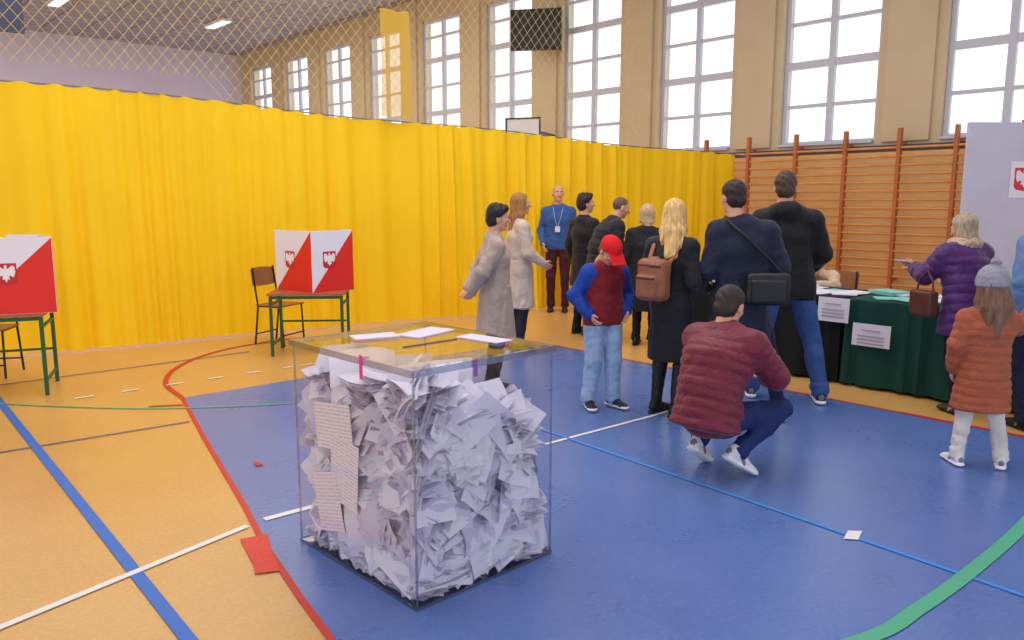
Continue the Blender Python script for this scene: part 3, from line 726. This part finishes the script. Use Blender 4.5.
# ================================================================== TABLES
def table(name,b0,b1,a0,a1_,rgb,h=.76):
    e=empty(name,(0,0,0),TH)
    mb=MB(); cl=mat(name+'_cloth',rgb,.8,.2,.2,60,.08,3)
    n=70; 
    ring=[]
    for i in range(n): ring.append((a0,b1+(b0-b1)*i/n,(-1,0)))
    m2=26
    for i in range(m2): ring.append((a0+(a1_-a0)*i/m2,b0,(0,-1)))
    for i in range(n): ring.append((a1_,b0+(b1-b0)*i/n,(1,0)))
    for i in range(m2): ring.append((a1_-(a1_-a0)*i/m2,b1,(0,1)))
    K=len(ring); vs=[];fs=[]
    for lv,(z,am) in enumerate(((h,0),(h-.012,.004),(h-.3,.012),(.25,.022),(.03,.028))):
        for i,(a,b,nn) in enumerate(ring):
            o=am*(1+math.sin(i*.85+math.sin(i*.3)*2)); vs.append((a+nn[0]*o,b+nn[1]*o,z))
    for lv in range(4):
        for i in range(K): fs.append((lv*K+i,(lv+1)*K+i,(lv+1)*K+(i+1)%K,lv*K+(i+1)%K))
    fs.append(tuple(range(K)))
    mb.add(vs,fs); mb.obj('tablecloth',[cl],parent=e,smooth=False)
    mb=MB()
    for a in(a0+.06,a1_-.06):
        for b in(b0+.06,b1-.06): mb.span((a-.02,b-.02,0),(a+.02,b+.02,h-.03))
    mb.obj('legs',[green],parent=e)
    return e
table('committee_table',1.2,3.16,6.73,7.50,(22,66,58))
table('committee_table.001',3.20,5.0,6.73,7.50,(22,26,30))
mb=MB()
def pap(a,b,z,w,d,r,t_=.006,m=0): mb.box((a,b,z+t_/2),(w,d,t_),m,rotz(r))
for i in range(34):
    pap(6.88+rr()*.5,1.40+rr()*3.5,.762+.0003*i,.21,.297,rr()*3,.004+.03*(rr()<.3)*rr(),random.choice([0,0,0,1]))
mb.obj('table_papers',[pw,mat('folder_mint',(120,200,190),.5)],rz=TH)
def hang(name,b0,b1,z0,z1,tilt=0):
    mb=MB(); a=6.73-.062
    vs=[(a-.002,b1,z1),(a-.002,b0,z1+tilt),(a-.012,b0,z0+tilt),(a-.012,b1,z0)]
    mb.add(vs,[(0,1,2,3)],0)
    for k in range(4):
        z=z1-.05-.03*k-(.02 if k else 0); w=(b1-b0)*(.36 if k else .25); c=(b0+b1)/2
        mb.add([(a-.013,c+w,z),(a-.013,c-w,z),(a-.0155,c-w,z-.010),(a-.0155,c+w,z-.010)],[(0,1,2,3)],1)
    mb.obj(name,[pw,mat('print_grey',(150,148,160),.6)],rz=TH)
hang('table_notice',2.74,3.06,.38,.57); hang('table_notice.001',3.10,3.38,.555,.765); hang('table_notice.002',2.05,2.25,.35,.58)
mb=MB(); px0,py0=4.76,8.5
mb.span((px0,py0,.06),(px0+2.4,py0+.04,2.40),0)
for x in(px0+.1,px0+2.3): mb.span((x-.03,py0-.25,0),(x+.03,py0+.29,.06),1)
mb.add([(px0+.47,py0-.006,1.62),(px0+.77,py0-.006,1.62),(px0+.77,py0-.006,2.00),(px0+.47,py0-.006,2.00)],[(0,1,2,3)],2)
emblem(mb,lambda x,z,o:(x,py0-.006-o,z),px0+.62,1.82,.19,3,2)
mb.obj('partition_panel',[mat('partition_grey',(190,188,210),.8,var=.04),bk,pw,shield])
# ================================================================== PEOPLE
person('woman_in_grey_coat',(-.14,6.56),8,1.56,J=dict(elR=(.24,-.14,1.15),elL=(-.24,-.14,1.15),wrR=(.10,-.22,.98),wrL=(-.10,-.24,.98),hd=(0,.035,1.63)),
  cols=dict(top=(178,158,146),pants=(60,30,36),shoe=(52,26,32),sole=(30,20,22),hair=(26,20,24)),hem=.52,puff=.018,style='fluffy',hpitch=-.15,hyaw=0,shoe='flat',skirtw=(.215,.17),wr=.007,hands=(1,1))
person('woman_in_light_coat',(.08,8.44),15,1.66,J=dict(elR=(.25,.02,1.12),wrR=(.20,.20,1.0),wrL=(-.25,.06,.90)),cols=dict(top=(205,186,170),pants=(50,45,60),shoe=(40,35,45),sole=(30,30,30),hair=(166,112,64)),hem=.50,puff=.012,style='long',shoe='flat',skirtw=(.2,.16),seed=4,hyaw=-.2)
bl,M=person('man_in_blue_sweater',(.66,11.40),-97,1.80,J=dict(wrR=(.2,.12,.95),wrL=(-.26,.04,.90),pel=(.02,0,.94),hd=(0.01,.02,1.635)),cols=dict(top=(52,90,156),pants=(70,32,40),shoe=(40,28,28),sole=(30,24,24),hair=(120,90,75)),hem=.90,w=1.02,style='bald',seed=6,shoe='flat',skirtw=(.17,.125),hyaw=.3)
mb=MB(); mb.tube([W(M,(-.07,.10,1.45)),W(M,(-.04,.155,1.30)),W(M,(0,.165,1.18))],.005,0,6); mb.tube([W(M,(.07,.10,1.45)),W(M,(.04,.155,1.30)),W(M,(0,.165,1.18))],.005,0,6)
mb.box(W(M,(0,.165,1.15)),(.07,.012,.08),1); mb.obj('lanyard_badge',[mat('lanyard',(150,170,205),.6),pw])
person('woman_in_dark_coat',(.86,9.45),35,1.66,J=dict(elR=(.26,.0,1.12),wrR=(.14,.20,1.05)),cols=dict(top=(30,28,34),pants=(28,26,32),shoe=(25,25,25),sole=(25,25,25),hair=(44,28,28)),hem=.62,puff=.012,style='fluffy',seed=8,shoe='flat',hyaw=-.4)
person('man_in_dark_puffer',(1.00,9.0),12,1.70,J=dict(che=(0,.08,1.25),nb=(0,.16,1.40),hd=(0,.24,1.55),shR=(.18,.14,1.34),shL=(-.18,.14,1.34),elR=(.25,.12,1.08),elL=(-.25,.12,1.08),wrR=(.2,.28,.95),wrL=(-.2,.28,.95)),
  cols=dict(top=(34,32,42),pants=(36,38,52),shoe=(30,30,34),sole=(40,40,40),hair=(110,84,70)),hem=.84,puff=.025,quilt=(.085,.010),style='crop',hpitch=-.3,seed=9)
person('woman_in_black_coat',(1.47,8.74),70,1.54,cols=dict(top=(26,24,30),pants=(28,26,32),shoe=(30,28,30),sole=(25,25,25),hair=(206,170,130)),hem=.45,puff=.022,w=1.1,style='bob',hpitch=-.1,seed=10,shoe='flat',hyaw=.3)
person('boy_in_red_cap',(.70,6.07),-66,1.37,J=dict(che=(0,.0,1.27),nb=(0,.04,1.41),hd=(0,.115,1.555),shR=(.172,.03,1.35),shL=(-.172,.03,1.35),elR=(.29,-.04,1.13),elL=(-.29,-.04,1.13),wrR=(.21,.09,.96),wrL=(-.21,.09,.96),anR=(.13,-.03,.09),anL=(-.11,.03,.09),knR=(.115,.02,.49),knL=(-.10,.05,.49)),
  cols=dict(top=(134,26,38),pants=(158,184,218),shoe=(36,36,52),hair=(120,84,56),accent=(30,66,160),hat=(220,26,36)),hem=.86,puff=.03,sleeve=5,style='short',hat='cap',hpitch=-.75,hs=1.16,legx=.022,seed=12,fyR=.3,fyL=.2,wr=.008,skirtw=(.16,.12))
bw,M=person('woman_with_long_blonde_hair',(1.18,5.86),42,1.60,J=dict(wrR=(.2,.2,1.05),wrL=(-.2,.2,1.05),elR=(.24,-.04,1.12),elL=(-.24,-.04,1.12)),cols=dict(top=(28,26,34),pants=(24,24,30),shoe=(26,24,28),sole=(22,22,22),hair=(226,184,118)),hem=.47,puff=.008,style='long',boots=True,shoe='flat',hyaw=.45,hpitch=-.16,seed=14,skirtw=(.185,.15))
s=SDF((-.22,-.42,.90),(.22,.02,1.45),.007)
s.rbox((0,-.235,1.13),(.135,.075,.165),.055,0,.01,wr=(.003,40,2)); s.rbox((0,-.315,1.08),(.10,.035,.095),.03,0,.01,wr=(.003,40,3))
s.cap((-.10,-.30,1.245),(.10,-.30,1.245),.012,None,1,.006); s.cap((-.08,-.345,1.15),(.08,-.345,1.15),.009,None,1,.006); s.cap((-.03,-.22,1.30),(.03,-.22,1.30),.013,None,0,.01)
for q in(-1,1): s.cap((q*.10,-.17,1.27),(q*.13,-.06,1.42),(.022,.010),None,0,.01,side=(1,0,0))
make_obj('leather_backpack',[s.mesh()],[mat('leather_brown',(146,88,64),.45,.4,.2,60,.12,14),mat('leather_dark',(88,48,36),.45)],M)
nv,M=person('man_in_navy_coat',(1.65,5.72),84,1.74,J=dict(anR=(.32,.0,.09),knR=(.23,.03,.49),anL=(-.10,.03,.09),hd=(-.075,.03,1.63),nb=(-.04,0,1.455),wrR=(.2,.20,1.02),wrL=(-.2,.22,1.05),elR=(.27,-.02,1.13)),
  cols=dict(top=(28,32,58),pants=(32,38,70),hair=(42,30,30)),hem=.60,puff=.020,w=1.06,style='short',seed=16,hyaw=.35,hpitch=-.12,skirtw=(.19,.16),wr=.008)
s=SDF((-.1,-.42,.80),(.42,.0,1.25),.007)
s.rbox((.14,-.235,1.0),(.15,.055,.115),.035,0,.01,wr=(.003,40,2)); s.rbox((.14,-.29,.985),(.12,.02,.08),.015,0,.006)
s.cap((.05,-.30,1.055),(.23,-.30,1.055),.008,None,1,.004)
P,F,L=s.mesh(); mb=MB()
mb.tube([(.25,-.20,1.10),(.16,-.175,1.20),(.02,-.175,1.33),(-.10,-.13,1.44),(-.13,-.02,1.49),(-.12,.09,1.44)],.012,0,6)
fs4=[f for f in mb.f if len(f)==4]; make_obj('shoulder_bag',[(P,F,L),(mb.v,fs4,[0]*len(fs4))],[mat('bag_black',(26,26,30),.45,.4,.2,60),mat('zip_grey',(90,90,96),.4)],M)
person('man_in_black_jacket',(2.15,6.26),78,1.82,J=dict(pel=(.02,-.02,.93),anR=(.30,-.02,.09),knR=(.22,.03,.50),hiR=(.11,0,.90),anL=(-.20,.10,.09),knL=(-.14,.09,.50),che=(0,.03,1.27),nb=(-.01,.03,1.46),hd=(-.02,.06,1.63),elR=(.26,.04,1.14),wrR=(.20,.24,1.0),elL=(-.25,.04,1.14),wrL=(-.18,.24,1.02)),
  cols=dict(top=(20,20,24),pants=(66,94,150),shoe=(34,34,40),hair=(76,54,44)),hem=.82,puff=.026,w=1.03,style='short',hood=True,seed=18,hyaw=-.1,skirtw=(.17,.13),legx=.010,wr=.009,hpitch=-.1)
cr=dict(pel=(0,-.10,.38),wai=(0,-.08,.51),che=(0,.0,.68),nb=(0,.09,.83),hd=(-.02,.14,.975),
 shR=(.185,.06,.775),shL=(-.185,.06,.775),elR=(.25,.23,.57),elL=(-.25,.23,.57),wrR=(.10,.40,.52),wrL=(-.10,.40,.52),
 hiR=(.10,-.06,.34),hiL=(-.10,-.06,.34),knR=(.25,.32,.36),knL=(-.17,.34,.42),anR=(.16,.0,.155),anL=(-.11,.0,.155))
person('man_crouching_in_maroon_jacket',(1.21,4.58),44,1.74,J=cr,cols=dict(top=(118,34,54),pants=(36,50,100),hair=(50,38,34)),hem=(0,-.125,.29),puff=.035,quilt=(.06,.008),w=1.05,style='short',hpitch=-.35,hyaw=.05,fpR=.55,fpL=.55,seed=20,fyR=.35,fyL=.1,skirtw=(.17,.14),toprough=.45,wr=.009,hood=False)
pu,M=person('woman_in_purple_jacket',(3.44,5.96),104,1.56,J=dict(che=(.01,.08,1.25),wai=(0,.02,1.08),nb=(.03,.12,1.40),hd=(.05,.17,1.555),shR=(.19,.10,1.345),shL=(-.165,.10,1.345),elR=(.27,.16,1.12),elL=(-.26,.22,1.15),wrR=(.18,.36,1.08),wrL=(-.20,.42,1.20),anL=(-.12,-.10,.09),anR=(.16,.12,.09),knR=(.13,.09,.49)),
  cols=dict(top=(82,38,102),pants=(26,24,30),shoe=(70,46,46),sole=(40,30,30),hair=(176,154,130),accent=(196,166,140)),hem=.68,puff=.035,w=1.1,quilt=(.08,.009),style='bob',fur=True,hpitch=-.3,hyaw=.3,seed=22,skirtw=(.19,.15),toprough=.45,wr=.009)
mb=MB(); q=W(M,(-.18,.54,1.235)); mb.box(q,(.15,.11,.004),0,rotz(.4)@roty(.3)); mb.obj('held_ballot_sheet',[pw])
s=SDF((-.50,-.05,.70),(-.15,.35,1.35),.008)
s.rbox((-.34,.12,.93),(.055,.12,.11),.03,0,.01,wr=(.003,40,2)); 
P,F,L=s.mesh(); mb=MB(); mb.tube([(-.34,.02,1.02),(-.33,.04,1.12),(-.30,.14,1.20),(-.33,.19,1.12),(-.34,.21,1.02)],.009,0,6); fs4=[f for f in mb.f if len(f)==4]
make_obj('leather_handbag',[(P,F,L),(mb.v,fs4,[0]*len(fs4))],[mat('leather_dark',(88,48,36),.45)],M)
person('girl_in_rust_coat',(2.83,4.68),78,1.165,J=dict(hd=(0,.01,1.66),nb=(0,-.01,1.43),shR=(.17,0,1.36),shL=(-.17,0,1.36),elR=(.29,.10,1.28),wrR=(.40,.16,1.42),elL=(-.24,-.02,1.12),wrL=(-.24,.05,.90),anR=(.20,-.03,.09),anL=(-.16,.0,.09),knR=(.14,.02,.49),knL=(-.12,.02,.49)),
  cols=dict(top=(170,88,60),pants=(222,212,206),hair=(126,88,66),hat=(150,150,164)),hem=.54,puff=.035,w=1.05,quilt=(.075,.009),style='girl',hat='beanie',hs=1.24,hyaw=.3,seed=24,skirtw=(.20,.16),fyR=.3,fyL=.2,legx=.008,wr=.009)
person('woman_in_denim_blue_jacket',(3.70,5.48),100,1.64,cols=dict(top=(98,128,172),pants=(28,32,58),shoe=(30,30,36),sole=(30,30,30),hair=(190,150,110)),hem=.80,puff=.035,style='bob',seed=26,legx=.02)
seat=dict(pel=(0,0,.52),wai=(0,.03,.66),che=(0,.08,.84),nb=(0,.14,1.01),hd=(0,.20,1.17),shR=(.18,.12,.96),shL=(-.18,.12,.96),elR=(.24,.25,.76),elL=(-.24,.25,.76),wrR=(.14,.46,.80),wrL=(-.14,.46,.80),
 hiR=(.10,0,.50),hiL=(-.10,0,.50),knR=(.11,.40,.50),knL=(-.11,.40,.50),anR=(.11,.40,.09),anL=(-.11,.40,.09))
lean=dict(seat); lean.update(che=(0,.16,.80),nb=(0,.30,.90),hd=(0,.40,.96),shR=(.18,.27,.88),shL=(-.18,.27,.88),elR=(.27,.40,.80),elL=(-.27,.40,.80),wrR=(.14,.58,.81),wrL=(-.14,.58,.81))
x,y=AB(7.98,3.95); person('official_in_beige_sweater',(x,y),222,1.66,J=lean,cols=dict(top=(206,180,150),pants=(50,50,60),hair=(214,180,140)),hem=None,style='bob',hpitch=-.7,seed=28,shoe='flat'); chair('school_chair.002',AB(8.03,3.95),TH+math.pi/2)
x,y=AB(7.98,5.05); person('official_in_pale_blue_shirt',(x,y),222,1.62,J=seat,cols=dict(top=(150,180,214),pants=(50,50,60),hair=(190,160,120)),hem=None,style='bob',hpitch=-.3,seed=30,shoe='flat'); chair('school_chair.003',AB(8.03,5.05),TH+math.pi/2)
# ================================================================== LIGHT + CAMERA
w=bpy.data.worlds.new('sky'); scene.world=w; w.use_nodes=True; bg=w.node_tree.nodes['Background']; bg.inputs[0].default_value=(.90,.95,1,1); bg.inputs[1].default_value=1.55
def area(name,a,b,z,sx,sy,pw_,col=(1,.97,.95)):
    l=bpy.data.lights.new(name,'AREA'); l.shape='RECTANGLE'; l.size=sx;l.size_y=sy;l.energy=pw_;l.color=col
    o=bpy.data.objects.new(name,l); scene.collection.objects.link(o); x,y=AB(a,b); o.location=(x,y,z); o.rotation_euler=(0,0,TH); return o
area('ceiling_soft_fill',4,5,CEIL-.15,8,8,480); area('ceiling_soft_fill.001',5,18,CEIL-.15,8,12,700)  # broad soft fill lights added under the ceiling, far larger than the lamp fixtures
cam=bpy.data.cameras.new('camera'); co=bpy.data.objects.new('camera',cam); scene.collection.objects.link(co)
cam.lens=28; cam.sensor_width=36; co.location=(0,0,1.62); co.rotation_euler=(math.pi/2-math.atan(122/796.4),0,0); scene.camera=co
scene.view_settings.view_transform='Standard'; scene.view_settings.look='None'
